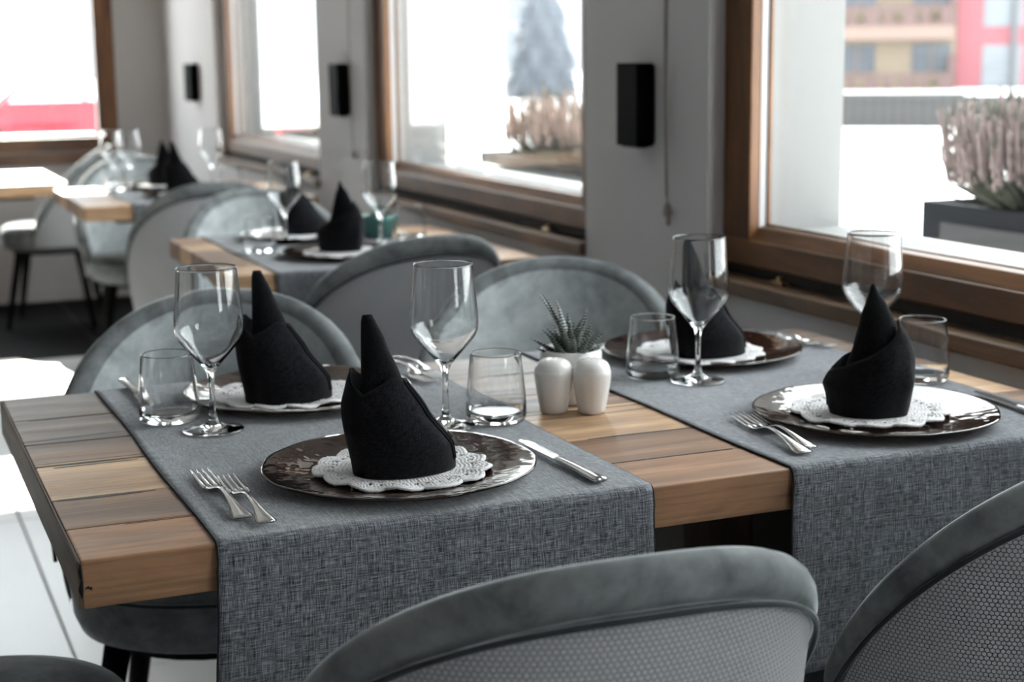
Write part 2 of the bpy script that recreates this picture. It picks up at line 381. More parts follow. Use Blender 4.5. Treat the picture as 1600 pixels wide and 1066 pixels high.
window_right('window_1', *OP[0], latch_y=1.0); window_right('window_2', *OP[1], latch_y=2.07); window_right('window_3', *OP[2], latch_y=4.27)
window_right('window_5', -2.69, -1.016)
# window of the far wall
def window_back(name, x0, x1):
    r = struct(empty(name, (x0, YB, ZS))); W_ = x1-x0; H_ = ZH-ZS
    def part(nm, mb, mat, bevel=.003): return obj(nm, mb.mesh(nm, bevel=bevel, seg=2), MT[mat], r)
    part('sill_board', MB().box((0,-.03,-.06),(W_,.02,-.004)), 'frame_x')
    part('bottom_rail', MB().box((0,.02,0),(W_,.07,.075)), 'frame_x'); part('top_rail', MB().box((0,.02,H_-.09),(W_,.07,H_)), 'frame_x')
    part('frame_post', MB().box((0,.02,.075),(.1,.07,H_-.09)), 'frame_v'); part('frame_post', MB().box((W_-.1,.02,.075),(W_,.07,H_-.09)), 'frame_v')
    part('outdoor_ledge', MB().box((.1,.08,.0),(W_-.1,.24,.088)), 'wall', 0)
    part('pane', MB().box((.1,.045,.075),(W_-.1,.049,H_-.09)), 'pane', 0)
window_back('window_4', -.50, 1.142)
# wall lamps
def sconce(y0, y1, label):
    r = tag(empty('wall_lamp', (WX, (y0+y1)/2, TZ+.285)), label, 'lamp', 'black box wall lamps on the window piers'); h = (y1-y0)/2
    obj('housing', MB().box((-.046,-h,.004),(-.006,h,.178)).mesh('housing', bevel=.002), MT['blackm'], r)
    obj('back_plate', MB().box((-.006,-h+.006,.01),(0,h-.006,.172)).mesh('back_plate'), MT['blackm'], r)
    obj('light_slot', MB().box((-.038,-h+.01,.0),(-.014,h-.01,.0045)).mesh('light_slot'), MT['greymetal'], r)
sconce(1.440, 1.535, 'black box wall lamp beside the hanging blind cord'); sconce(3.615, 3.715, 'black box wall lamp between the middle and farthest side windows'); sconce(6.05, 6.19, 'black box wall lamp nearest the far corner')
# blind cords
def cord(y, zb, label, knob):
    r = tag(empty('blind_cord', (WX-.012, y, CEIL)), label, 'cord', 'blind cords on the window wall')
    pts = [(-.004*math.sin(i*.7), .012*math.sin(i/9*3)*(-1 if i > 3 else 1)*.6, (zb-CEIL)*i/14) for i in range(15)]
    obj('string', MB().tube(pts, .0022, 6).mesh('string', smooth=True), MT['cord'], r)
    if not knob: obj('string', MB().tube([(a-.002, b+.018-.0012*i, c*.985) for i, (a,b,c) in enumerate(pts)], .0022, 6).mesh('string', smooth=True), MT['cord'], r)
    e = Vector(pts[-1])
    obj('tassel', MB().lathe([(0,.012),(.004,.010),(.008,.002),(.010,-.014),(.006,-.020),(0,-.021)], 12, e).mesh('tassel', smooth=True), MT['knob'] if knob else MT['cord'], r)
    if not knob: obj('tassel', MB().lathe([(0,.008),(.005,.004),(.006,-.01),(.003,-.016),(0,-.017)], 10, e+Vector((-.004,-.012,-.02))).mesh('tassel', smooth=True), MT['cord'], r)
cord(1.362, TZ+.165, 'pale double blind cord hanging beside the nearest wall lamp', False); cord(3.56, TZ+.17, 'blind cord with a pale knob under the middle wall lamp', True)

# ================================================================== TABLES
def table(name, x0, x1, y0, y1, seams, cols, rot, label, legs, T=.05, piv=None):
    r = tag(empty(name, (x0, y0, 0), rot), label, 'table', 'oak plank dining tables'); L = x1-x0
    ys = [0]+seams+[y1-y0]
    for i in range(len(ys)-1):
        a, b = ys[i], ys[i+1]
        mb = MB().box((0, a+(.0005 if i else 0), TZ-T),(L, b-(.0005 if b < y1-y0 else 0), TZ))
        m = mb.mesh('plank', bevel=.0022 if i in (0, len(ys)-2) else .0012, seg=2); obj('plank', m, cols[i % len(cols)], r)
    for (lx, ly, sx, sy) in legs:
        obj('leg', MB().box((lx-sx,ly-sy,0),(lx+sx,ly+sy,TZ-T-.02)).mesh('leg', bevel=.004), MT['legwood'], r)
    obj('underframe', MB().box((.12,.10,TZ-T-.02),(L-.12,y1-y0-.10,TZ-T)).mesh('underframe'), MT['legwood'], r)
    return r
MT['legwood'] = wood('dark_leg_oak', lin(40,28,22), lin(58,42,33), 12, 'z', False, .6)
PW = [wood('oak_plank_%d' % i, a, b, i*1.7+1, 'x', True, .46) for i, (a, b) in enumerate([
    (lin(141,103,75), lin(178,133,98)), (lin(124,94,73), lin(160,122,94)), (lin(180,143,109), lin(216,180,141)), (lin(122,94,75), lin(156,122,98)), (lin(105,86,75), lin(139,116,101)), (lin(105,90,81), lin(139,120,107))])]
main = table('dining_table', 0, 1.35, 0, .807, [.112,.232,.402,.507,.655], PW, 0, 'oak plank table in front laid for four with two grey runners',
             [(.80,.19,.05,.05),(.80,.62,.05,.05)])
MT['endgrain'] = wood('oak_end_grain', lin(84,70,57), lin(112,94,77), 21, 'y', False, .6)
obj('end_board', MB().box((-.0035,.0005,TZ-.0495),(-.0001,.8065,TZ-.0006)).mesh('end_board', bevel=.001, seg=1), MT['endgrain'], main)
def fissure(x0, x1, y, w_, seed):
    n = 40; top = []; bot = []
    for q in range(n+1):
        u = q/n; x = x0+(x1-x0)*u; k = w_*(.35+.9*abs(noise.noise((x*9+seed, 1, seed))))*min(1, 6*(1-u)+.05)*1.7*min(1, 8*u+.3)
        c = y+.004*noise.noise((x*5+seed, 3, 0)); top.append((x, c+k)); bot.append((x, c-k))
    obj('crack_filler', MB().prism(bot+top[::-1], 'z', TZ-.002, TZ+.00035).mesh('crack_filler'), MT['filler'], main)
MT['filler'] = simple('dark_crack_filler', (.012,.011,.011), .5)
for a in ((0,.42,.508,.0028,1), (.55,1.33,.507,.0018,2), (0,.50,.388,.0026,3), (.02,.12,.377,.0018,7), (.6,1.0,.385,.0014,4), (0,.115,.229,.0030,5), (.66,.86,.231,.0020,6), (.06,.36,.106,.0008,8), (.02,.2,.650,.0010,9), (.63,.80,.112,.0014,11), (.70,1.2,.65,.0012,12), (.84,1.30,.30,.0010,13)): fissure(*a)
obj('knot_hole', MB().tube([(-.0004,.0012,TZ-.003),(-.0010,-.0002,TZ-.012),(.0002,-.0006,TZ-.020),(-.0012,-.0004,TZ-.030),(-.0002,.0002,TZ-.038)], [.0008,.0020,.0012,.0026,.0008], 8).mesh('knot_hole', smooth=True), MT['hole'], main)
obj('knot_hole', MB().tube([(.003,.0006,TZ-.029),(.006,.0004,TZ-.0275),(.0085,.0006,TZ-.030),(.0098,.0012,TZ-.026)], [.0008,.0016,.0019,.0006], 8).mesh('knot_hole', smooth=True), MT['hole'], main)
table('dining_table', .60, 1.35, 1.955, 2.775, [.16,.33,.50,.66], [PW[2],PW[1],PW[3]], math.radians(-1), 'small oak table behind the front one, with the green plant pot', [(.38,.25,.05,.05),(.38,.58,.05,.05)])
table('dining_table', .54, 1.35, 3.86, 4.70, [.17,.34,.5,.67], [PW[2],PW[3],PW[1]], 0, 'pale oak table in the far corner below the farthest side window', [(.40,.25,.05,.05),(.40,.58,.05,.05)])
table('dining_table', -.35, .63, 5.0, 5.86, [.2,.4,.6], [PW[2],PW[3]], 0, 'bare oak table by the far window at the left picture edge', [(.45,.25,.04,.04),(.45,.60,.04,.04)])

# runners
def runner(x0, x1, y0, y1, hf, hb, label, seed):
    """cloth strip across a table, hanging hf at the front and hb at the back"""
    W_ = x1-x0; D_ = y1-y0; rr = .010; off = .0018
    path = []; n1 = 26
    # front hang from bottom up, over the edge, along the top, over the back edge, down
    for i in range(n1): path.append((-rr*.45-off, TZ-hf+(hf-rr)*i/n1))
    for i in range(7):
        a = PI-(PI/2)*i/6; path.append((rr*.55-off*.0+rr*math.cos(a), TZ-rr+off+rr*math.sin(a)))
    for i in range(1, 30): path.append((rr+(D_-2*rr)*i/30, TZ+off))
    for i in range(7):
        a = PI/2-(PI/2)*i/6; path.append((D_-rr*.55+rr*math.cos(a), TZ-rr+off+rr*math.sin(a)))
    for i in range(1, 13): path.append((D_+rr*.45+off, TZ-rr-(hb-rr)*i/12))
    ln = [0]
    for i in range(1, len(path)): ln.append(ln[-1]+math.hypot(path[i][0]-path[i-1][0], path[i][1]-path[i-1][1]))
    NU = 56; NV = len(path)
    def P(i, j):
        u = i/(NU-1); y, z = path[j]; d = max(0, TZ-.02-z)
        wv = .5+.5*math.sin(u*W_*21+seed+.5*math.sin(u*9+seed)); k = min(1, d/.25)
        dy = -(.004+.022*wv)*k**1.2 if y < D_/2 else (.004+.02*wv)*k
        x = x0+u*W_+ (.012*(u-.5)*k*2) + (.004*math.sin(j*.33+seed)*k)*(1 if u < .5 else -1)
        zz = 0
        if d == 0: zz = .0009*max(0, noise.noise((u*W_*9+seed, y*9, 2.3)))
        if d == 0: x += .0016*math.sin(y*13+seed)*(1 if u in (0,1) else 0)
        return (x, y0+y+dy, z+zz)
    me = uvgrid('table_runner', P, NU, NV, lambda i, j: (i/(NU-1)*W_+seed, ln[j]))
    o = tag(obj('table_runner', me, MT['linen']), label, 'table runner', 'grey linen table runners')
    sm = o.modifiers.new('thickness', 'SOLIDIFY'); sm.thickness = .0016; sm.offset = 0
    for i in (0, NU-1):
        obj('edge_stitching', MB().tube([Vector(P(i, j))+Vector((0,0,-.0003)) for j in range(0, NV)], .0013, 5).mesh('edge_stitching', smooth=True), MT['hemthread'], o)
    return o
runner(.1325, .627, 0, .807, .255, .12, 'grey linen runner on the front table beside its bare left end', .7)
runner(.812, 1.290, 0, .807, .25, .12, 'grey linen runner on the front table nearest the window wall', 2.9)
runner(.70, 1.17, 1.950, 2.775, .20, .12, 'grey linen runner on the small table with the green pot', 5.1)
runner(.70, 1.17, 3.86, 4.70, .20, .12, 'grey linen runner on the far corner table', 6.3)

# ================================================================== CHAIRS
CH, CD, CP = .84, .33, 2.25
def rimz(a): return CH-CD*(abs(math.degrees(a))/100)**CP
AM = 104; NA = 73
ang = [math.radians(-AM+2*AM*i/(NA-1)) for i in range(NA)]
def plan(a, k, dr=0):
    rx = .214+.048*k+dr; ry = .212+.053*k+dr
    return (rx*math.sin(a), -ry*math.cos(a))
def kz(a, z):     # how far up the shell, for the flare
    return max(0, min(1.05, (z-.40)/(CH-.40)))**.8
def chair_meshes():
    out = {}
    NV = 13; ZB = .385
    def surf(dr, top):
        def P(i, j):
            a = ang[i]; zt = rimz(a)-top; z = ZB+(max(zt, ZB+.03)-ZB)*j/(NV-1)
            x, y = plan(a, kz(a, z), dr); return (x, y, z)
        return P
    out['back_shell'] = uvgrid('back_shell', surf(-.019, .022), NA, NV, lambda i, j: (i/(NA-1), j/(NV-1)))
    po = surf(.018, .046)
    out['back_panel'] = uvgrid('back_panel', po, NA, NV, lambda i, j: (ang[i]*.262+1, po(i, j)[2]))
    def rc(a, dr, dz):
        z = max(rimz(a), .44); x, y = plan(a, kz(a, z), dr); return Vector((x, y, z+dz))
    # padded roll
    pts = [rc(a, 0, -.022) for a in ang]
    mb = MB(); n = 14; vs = []; m = len(pts)
    for i, p_ in enumerate(pts):
        rad = Vector((p_.x, p_.y*.98, 0)).normalized(); t = (pts[min(i+1,m-1)]-pts[max(i-1,0)]).normalized()
        b = t.cross(rad).normalized(); b = b if b.z > 0 else -b; k = 1 if 2 < i < m-3 else (.8 if i in (2, m-3) else .55 if i in (1, m-2) else .2)
        for q in range(n):
            th = 2*PI*q/n; vs.append(p_+rad*math.cos(th)*.0205*k+b*math.sin(th)*.0225*k)
    fs = [(i*n+q, i*n+(q+1)%n, (i+1)*n+(q+1)%n, (i+1)*n+q) for i in range(m-1) for q in range(n)]+[tuple(range(n)), tuple((m-1)*n+q for q in range(n))]
    out['rim'] = mb.add(vs, fs).mesh('rim', smooth=True)
    def pip(dr, dz): return [rc(a, dr, dz) for a in ang[1:-1]]
    out['piping'] = MB().tube(pip(.0195, -.044), .0032, 6).mesh('piping', smooth=True)
    out['piping2'] = MB().tube(pip(-.0195, -.046), .0026, 6).mesh('piping', smooth=True)
    # seat cushion: rounded disc, slightly squared
    prof = [(0,.485),(.5,.484),(.8,.480),(.93,.470),(.985,.452),(1,.430),(.99,.395),(.95,.372),(.85,.362),(0,.360)]
    vs = []; N = 56
    def se(a, r):
        c, s_ = math.cos(a), math.sin(a); e = .86
        return (.220*r*math.copysign(abs(c)**e, c), .02+.225*r*math.copysign(abs(s_)**e, s_))
    for i in range(N):
        for (r_, z) in prof: x, y = se(2*PI*i/N, r_); vs.append((x, y, z))
    mm = len(prof)
    out['seat'] = MB().add(vs, [(i*mm+k, ((i+1)%N)*mm+k, ((i+1)%N)*mm+k+1, i*mm+k+1) for i in range(N) for k in range(mm-1)]).mesh('seat', smooth=True)
    out['seat_seam'] = MB().tube([(*se(2*PI*i/N, 1.0), .447) for i in range(N+1)], .0028, 6).mesh('seat_seam', smooth=True)
    out['seat_base'] = MB().lathe([(0,.36),(.19,.36),(.185,.345),(0,.343)], 32, (0,.01,0)).mesh('seat_base', smooth=False)
    for i, (sx, sy) in enumerate(((1,1),(-1,1),(1,-1),(-1,-1))):
        out['leg%d' % i] = MB().tube([(sx*.135, sy*.135+.01, .352),(sx*.165, sy*.165+.01, .18),(sx*.195, sy*.195+.01, 0)], [.021,.017,.011], 12, up=(1,0,0)).mesh('leg', smooth=True)
    return out
CM = chair_meshes()
CMAT = dict(back_shell='velvet', back_panel='honey', rim='velvet_shaded', piping='velvet_dark', piping2='velvet_dark', seat='velvet_shaded', seat_seam='velvet_dark', seat_base='black')
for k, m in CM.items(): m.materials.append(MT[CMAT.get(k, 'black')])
def chair(x, y, rot, label):
    r = tag(empty('dining_chair', (x, y, 0), rot), label, 'chair', 'grey velvet tub chairs')
    for k, m in CM.items():
        nm = 'leg' if k.startswith('leg') else 'piping' if k == 'piping2' else k
        if nm == 'piping' or nm == 'seat_seam': continue
        o = obj(nm, m, None, r)
        if k == 'rim':
            obj('piping', CM['piping'], None, o); obj('piping', CM['piping2'], None, o)
        if k == 'seat': obj('seat_seam', CM['seat_seam'], None, o)
    return r
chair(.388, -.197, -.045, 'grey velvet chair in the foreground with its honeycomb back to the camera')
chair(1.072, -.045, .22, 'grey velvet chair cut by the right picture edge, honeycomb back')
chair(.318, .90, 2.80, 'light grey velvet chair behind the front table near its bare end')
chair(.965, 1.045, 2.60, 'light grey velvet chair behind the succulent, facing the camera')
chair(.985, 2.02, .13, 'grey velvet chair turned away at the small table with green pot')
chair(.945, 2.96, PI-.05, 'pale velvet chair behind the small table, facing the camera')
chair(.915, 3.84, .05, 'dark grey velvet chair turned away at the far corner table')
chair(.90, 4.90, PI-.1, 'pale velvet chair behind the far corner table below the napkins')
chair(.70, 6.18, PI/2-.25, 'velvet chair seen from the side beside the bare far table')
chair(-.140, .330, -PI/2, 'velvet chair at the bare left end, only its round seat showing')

# ================================================================== TABLEWARE
def settle(o, x, y, z=TZ+.0036, rot=0): o.location = (x, y, z); o.rotation_euler = (0,0,rot)
# wine glass
def wine_glass_mesh():
    outer = [(0,.0005),(.034,.0005),(.0395,.0012),(.0402,.0022),(.037,.0034),(.026,.0050),(.014,.0078),(.0070,.0135),(.0044,.024),(.0037,.045),(.0038,.064),(.0050,.075),(.0085,.0825),(.0170,.0925),(.0300,.1075),(.0400,.1200),(.0437,.1285),(.0446,.1370),(.0441,.1500),(.0424,.1700),(.0400,.1950),(.0387,.2120),(.0385,.2140)]
    inner = [(.0381,.2152),(.0376,.2140),(.0378,.2120),(.0390,.1950),(.0414,.1700),(.0431,.1500),(.0436,.1370),(.0427,.1292),(.0388,.1212),(.0286,.1090),(.0155,.0945),(.0070,.0872),(.0028,.0850),(0,.0845)]
    return MB().lathe(outer+inner, 56).mesh('wine_glass', smooth=True)
def tumbler_mesh():
    outer = [(0,.0005),(.032,.0005),(.0375,.0020),(.0400,.0070),(.0405,.0130),(.0398,.030),(.0372,.060),(.0338,.0900),(.0336,.0912)]
    inner = [(.0330,.0920),(.0324,.0912),(.0326,.0900),(.0360,.060),(.0385,.030),(.0388,.018),(.0370,.0130),(.030,.0108),(.015,.0100),(0,.0098)]
    return MB().lathe(outer+inner, 56).mesh('water_tumbler', smooth=True)
WG = wine_glass_mesh(); TU = tumbler_mesh(); WG.materials.append(MT['glass']); TU.materials.append(MT['glass'])
for x, y, l in [(.2345,.4745,'stemmed wine glass left of the rearmost front-table napkin'), (.518,.366,'stemmed wine glass right of the central napkin in front'), (.954,.470,'stemmed wine glass beside the succulent-side tumbler'),
                (1.207,.397,'stemmed wine glass half hidden behind the right-hand napkin'), (.865,2.49,'wine glass at the small table in front of a leaning napkin'), (1.073,2.325,'wine glass before the green pot on the small table'),
                (.825,4.66,'blurred wine glass on the left of the far corner table'), (1.106,4.49,'blurred wine glass by the window on the far corner table'), (.80,4.60,'blurred wine glass at the left end of the far runner')]:
    if l.startswith('blurred wine glass at the left end'): x, y = .765, 4.69
    tag(obj('wine_glass', WG, None, None, (x, y, TZ+.0034)), l, 'glass', 'stemmed wine glasses')
for x, y, l in [(.193,.556,'clear tumbler at the bare end of the front table'), (.589,.3655,'clear tumbler left of the white shakers'), (.911,.5305,'clear tumbler just right of the succulent pot'),
                (1.2525,.335,'clear tumbler right of the right-hand napkin'), (1.205,2.47,'tumbler beside the green pot'), (.758,2.33,'tumbler on the left edge of the small table runner'), (.735,4.45,'blurred tumbler on the far corner table'), (1.15,4.35,'blurred tumbler near the wall on the far corner table')]:
    tag(obj('water_tumbler', TU, None, None, (x, y, TZ+(.0034 if y < 2.4 or y > 4 else .0003))), l, 'glass', 'clear water tumblers')
# charger plates
PL = MB().lathe([(0,.0004),(.098,.0004),(.104,.0012),(.130,.0062),(.157,.0112),(.1597,.0126),(.1600,.0140),(.1590,.0150),(.1565,.0146),(.130,.0098),(.108,.0056),(.101,.0044),(.06,.0040),(0,.0040)], 96,
               wob=lambda a: .006*math.sin(5*a+1)+.004*math.sin(9*a+2)+.003*math.sin(14*a)).mesh('charger_plate', smooth=True); PL.materials.append(MT['charger'])
DNR, DNT = 63, 400
def doily_mesh():
    NR, NT_ = DNR, DNT; RD = .100; nsc = 13; vs = []; fs = []; H_ = {}
    def rout(t): return RD*(.93+.10*abs(math.sin(nsc*t/2+.5*noise.noise((math.cos(t)*2, math.sin(t)*2, 8))))**.6)*(1+.03*noise.noise((math.cos(t)*1.5, math.sin(t)*1.5, 3)))
    for i in range(NR+1):
        q = i/NR; ring = q*21
        for j in range(NT_):
            t = 2*PI*j/NT_; r = RD*.95*q+(rout(t)-RD*.95)*max(0, (q-.3)/.7)*q; r = max(r, .0004)
            k = max(6, int(round(2*PI*(int(ring)+.5)/21*RD/.0042))); st = math.sin(PI*(ring % 1))*abs(math.sin(t*k/2+int(ring)*.9))
            st += .5*noise.noise((r*math.cos(t)*420, r*math.sin(t)*420, 1)); H_[i, j] = st
            z = .0014+.0019*st+max(0, q-.70)*.014*(.5+1.1*noise.noise((math.cos(t)*2.2, math.sin(t)*2.2, 4))+.25*math.sin(nsc*t+2*noise.noise((t*.8, 3, 1))))
            vs.append((r*math.cos(t), r*math.sin(t), z))
    for i in range(NR):
        q = (i+.5)/NR
        for j in range(NT_):
            t = 2*PI*(j+.5)/NT_; ph = (t*nsc/(2*PI)*3) % 1
            hole = (.80 < q < .87 and .34 < ph < .68) or (q > .15 and H_[i, j] < -.02 and H_[i+1, (j+1) % NT_] < .06)
            if not hole: fs.append((i*NT_+j, i*NT_+(j+1)%NT_, (i+1)*NT_+(j+1)%NT_, (i+1)*NT_+j))
    me = bpy.data.meshes.new('crochet_doily'); me.from_pydata(vs, [], fs)
    for p_ in me.polygons: p_.use_smooth = True
    me.materials.append(MT['doily']); return me
DM = doily_mesh()
def doily(x, y, rot, label):
    o = tag(obj('crochet_doily', DM, None, None, (x, y, TZ+.0034+.0052), rot), label, 'doily', 'white crochet doilies')
    m = o.modifiers.new('thickness', 'SOLIDIFY'); m.thickness = .0022; m.offset = 0
    obj('edge_yarn', EY if EY else None, None, o) if EY else None
    return o
EYP = [DM.vertices[DNR*DNT+(j % DNT)].co.copy() for j in range(0, DNT+1, 2)]
EY = MB().tube(EYP, [.0016+.0006*(k % 2) for k in range(len(EYP))], 6).mesh('edge_yarn', smooth=True); EY.materials.append(MT['doily'])
PLATES = [(.385,.166,'front plate under the central napkin'), (.390,.625,'plate behind the central napkin near the bare end'), (1.048,.164,'right-hand plate beside the silver forks'), (1.064,.652,'plate behind the succulent by the window')]
for x, y, l in PLATES:
    tag(obj('charger_plate', PL, None, None, (x, y, TZ+.0032), random.uniform(0, 6)), 'brown hammered glass '+l, 'plate', 'brown glass charger plates')
for x, y, l in [(.93,2.17,'near plate on the small table'), (.93,2.60,'far plate on the small table'), (.93,4.09,'near plate on the far corner table'), (.93,4.50,'far plate on the far corner table')]:
    tag(obj('charger_plate', PL, None, None, (x, y, TZ+.0032), random.uniform(0, 6)), 'blurred brown glass '+l, 'plate', 'brown glass charger plates')
doily(.388, .163, .3, 'white crochet doily under the central napkin'); doily(.368, .622, 1.1, 'white crochet doily under the rear left napkin')
doily(1.048, .176, 2.0, 'white crochet doily with curled edge under the right-hand napkin'); doily(1.052, .638, 2.9, 'white crochet doily under the napkin by the window')
doily(.93, 2.17, .5, 'blurred white doily nearest on the small table'); doily(.93, 2.60, .9, 'blurred white doily at the back of the small table'); doily(.93, 4.09, .2, 'blurred white doily nearest on the far corner table'); doily(.93, 4.50, .7, 'blurred white doily at the back of the far corner table')

# napkins -----------------------------------------------------------
def interp(tab, z):
    if z <= tab[0][0]: return tab[0][1]
    for (a, b), (c, d) in zip(tab, tab[1:]):
        if z <= c:
            t = (z-a)/(c-a); t = t*t*(3-2*t)*.35+t*.65; return b+(d-b)*t
    return tab[-1][1]
def interp_ang(tab, a):
    a = a % 360; T_ = tab+[(tab[0][0]+360, tab[0][1])]
    if a < T_[0][0]: a += 360
    for (p_, v), (q, w_) in zip(T_, T_[1:]):
        if p_ <= a <= q: return v+(w_-v)*(a-p_)/(q-p_)
    return T_[-1][1]
def napkin_meshes(N):
    """angles: 0 = right, 90 = front (towards the viewer), 180 = left"""
    NA_, NZ = 96, 26; H = N['apex'][2]
    def section(tabL, tabR, z, a, seed, dep, crump):
        L, R_ = interp(tabL, z), interp(tabR, z); c = (L+R_)/2; w_ = (R_-L)/2
        an = math.radians(a); k = 1+crump*noise.noise((math.cos(an)*1.6+seed, math.sin(an)*1.6, z*22))
        yb = N.get('ytilt', 0)*(math.cos(an)*w_+c)/.06
        return (c+w_*math.cos(an)*k, -w_*dep*math.sin(an)*k+yb*(1-z/.2), z)
    def cone(i, j):
        a = 360*i/NA_; t = j/(NZ-1); z = H*(t**.9)
        x, y, z = section(N['coneL'], N['coneR'], z, a, 3, .75, .03); return (x, y, z)
    me1 = uvgrid('inner_cone', cone, NA_+1, NZ, lambda i, j: (i/NA_*.3, j/NZ*.2))
    def cuff(i, j):
        a = 360*i/NA_; zt = interp_ang(N['top'], a); z = .0002+(zt-.0002)*j/(NZ-1)
        return section(N['L'], N['R'], z, a, 9, .80, N.get('cr', .05))
    me2 = uvgrid('outer_fold', cuff, NA_+1, NZ, lambda i, j: (i/NA_*.34+.1*j/NZ, j/NZ*.13))
    # hems: along the top edge and the diagonal free edge
    hem = []
    top = [Vector(cuff(i, NZ-1)) for i in range(NA_+1)]
    hem.append(MB().tube(top, .0011, 6).mesh('hem', smooth=True))
    di = []
    for q in range(16):
        s_ = q/15; a = N['hem'][0]+(N['hem'][1]-N['hem'][0])*s_; zt = interp_ang(N['top'], a)
        z = (zt-.002)*(1-s_)+.010*s_; v = Vector(section(N['L'], N['R'], z, a, 9, .80, N.get('cr', .05))); di.append(v*1.0+Vector((v.x, v.y, 0)).normalized()*.0012)
    hem.append(MB().tube(di, .0017, 6).mesh('hem', smooth=True))
    di2 = []
    for q in range(16):
        s_ = q/15; a = N['hem'][0]-9+(N['hem'][1]-N['hem'][0])*s_; zt = interp_ang(N['top'], a)
        z = (zt-.004)*(1-s_)+.010*s_; v = Vector(section(N['L'], N['R'], z, a, 9, .80, N.get('cr', .05))); di2.append(v+Vector((v.x, v.y, 0)).normalized()*.0012)
    hem.append(MB().tube(di2, .0013, 6).mesh('hem', smooth=True))
    roll = MB().tube([Vector(cone(int(NA_*.28)+k, NZ-1-k)) + Vector((0,0,.0004)) for k in range(10)], .0012, 6).mesh('hem', smooth=True)
    hem.append(roll)
    for m in [me1, me2]+hem: m.materials.append(MT['napkin'])
    return me1, me2, hem
NA1 = dict(apex=(-.037,0,.180), coneL=[(0,-.050),(.05,-.050),(.11,-.0430),(.15,-.0425),(.176,-.0415),(.186,-.0375)], coneR=[(0,.052),(.03,.045),(.07,.022),(.11,.000),(.15,-.0160),(.176,-.0280),(.186,-.0350)],
           L=[(0,-.054),(.036,-.0615),(.08,-.0665),(.105,-.0610),(.120,-.0560)], R=[(0,.0615),(.028,.0595),(.07,.0300),(.111,.0040),(.125,-.002)],
           top=[(0,.106),(52,.111),(112,.094),(140,.106),(165,.1175),(178,.1195),(205,.118),(240,.106),(290,.094),(320,.098)], hem=(22,14), ytilt=.014)
NA3 = dict(apex=(0,0,.170), coneL=[(0,-.045),(.05,-.034),(.093,-.0215),(.127,-.0135),(.160,-.0040),(.170,-.0010)], coneR=[(0,.045),(.08,.038),(.123,.028),(.142,.0190),(.160,.0060),(.170,.0015)],
           L=[(0,-.050),(.012,-.0545),(.038,-.0590),(.06,-.0460),(.10,-.0240),(.13,-.012)], R=[(0,.049),(.012,.0520),(.042,.0585),(.076,.0560),(.100,.0480),(.124,.0330)],
           top=[(0,.118),(18,.124),(50,.112),(110,.080),(150,.064),(180,.056),(270,.088),(330,.108)], hem=(196,186), ytilt=.0, cr=.11)
NM1, NM3 = napkin_meshes(NA1), napkin_meshes(NA3)
def napkin(x, y, rot, kind, label, z=TZ+.0128):
    r = tag(empty('folded_napkin', (x, y, z), rot), label, 'napkin', 'black folded napkins'); a, b, h = (NM1, NM3)[kind]
    o = obj('inner_cone', a, None, r); c = obj('outer_fold', b, None, r)
    for q in (o, c):
        m = q.modifiers.new('thickness', 'SOLIDIFY'); m.thickness = .0018; m.offset = 0
    for m in h: obj('hem', m, None, c)
napkin(.383, .150, -YAW, 0, 'black cloth napkin folded to a point on the front plate'); napkin(.362, .582, -YAW, 0, 'black cloth napkin cone beside the left wine glass')
napkin(1.036, .160, -YAW-.08, 1, 'black cloth napkin on the right-hand plate, bulging to the right'); napkin(1.052, .612, -YAW, 0, 'black napkin cone behind the wine glass near the window')
napkin(.93, 2.20, -YAW, 1, 'blurred black napkin standing before the green pot'); napkin(.95, 2.62, -YAW, 0, 'blurred black napkin behind the wine glass on the small table')
napkin(.93, 4.16, -YAW, 0, 'blurred black napkin nearest on the far corner table'); napkin(.93, 4.55, -YAW, 1, 'blurred black napkin at the back of the far corner table')

# cutlery -----------------------------------------------------------
def fork_meshes():
    # along +y: tines at +y end. length .205
    prof = [(-.100,.0105,.0030),(-.097,.0118,.0034),(-.090,.0112,.0040),(-.072,.0080,.0056),(-.050,.0052,.0080),(-.028,.0037,.0100),(-.008,.0032,.0106),(.004,.0036,.0096),(.012,.0068,.0072),(.018,.0108,.0050),(.026,.0126,.0036),(.034,.0129,.0030)]
    vs = []; th = .0011
    for (y, w_, z) in prof:
        cz = .0008 if y < -.04 else 0
        for (sx, dz) in ((-1,0),(-.6,th+cz*.6),(0,th+cz),(.6,th+cz*.6),(1,0),(.6,-th),(0,-th),(-.6,-th)): vs.append((sx*w_, y, z+dz))
    n = 8; m = len(prof)
    fs = [(i*n+k, i*n+(k+1)%n, (i+1)*n+(k+1)%n, (i+1)*n+k) for i in range(m-1) for k in range(n)]+[tuple(range(n)), tuple((m-1)*n+k for k in range(n))]
    body = MB().add(vs, fs).mesh('fork_body', smooth=True)
    tines = []
    for q in range(4):
        x = (-1.5+q)*.0069; pts = []
        for (y, z, w_) in ((.031,.0031,.0029),(.046,.0030,.0027),(.068,.0036,.0023),(.090,.0050,.0018),(.1045,.0064,.0007)): pts.append(((x*(1-.05*(y-.031)/.073), y, z), w_))
        tines.append(MB().tube([p_[0] for p_ in pts], [p_[1] for p_ in pts], 8, sq=(1,.4), up=(0,0,1)).mesh('tine', smooth=True))
    for t in [body]+tines: t.materials.append(MT['steel'])
    return body, tines
FB, FT = fork_meshes()
def fork(tip, end, label, z=TZ+.0036, s=1):
    d = Vector((tip[0]-end[0], tip[1]-end[1])); rot = math.atan2(-d.x, d.y); c = ((tip[0]+end[0])/2, (tip[1]+end[1])/2, z)
    r = tag(empty('dinner_fork', c, rot), label, 'fork', 'silver forks'); r.scale = (s, s, s)
    obj('handle', FB, None, r)
    for t in FT: obj('tine', t, None, r)
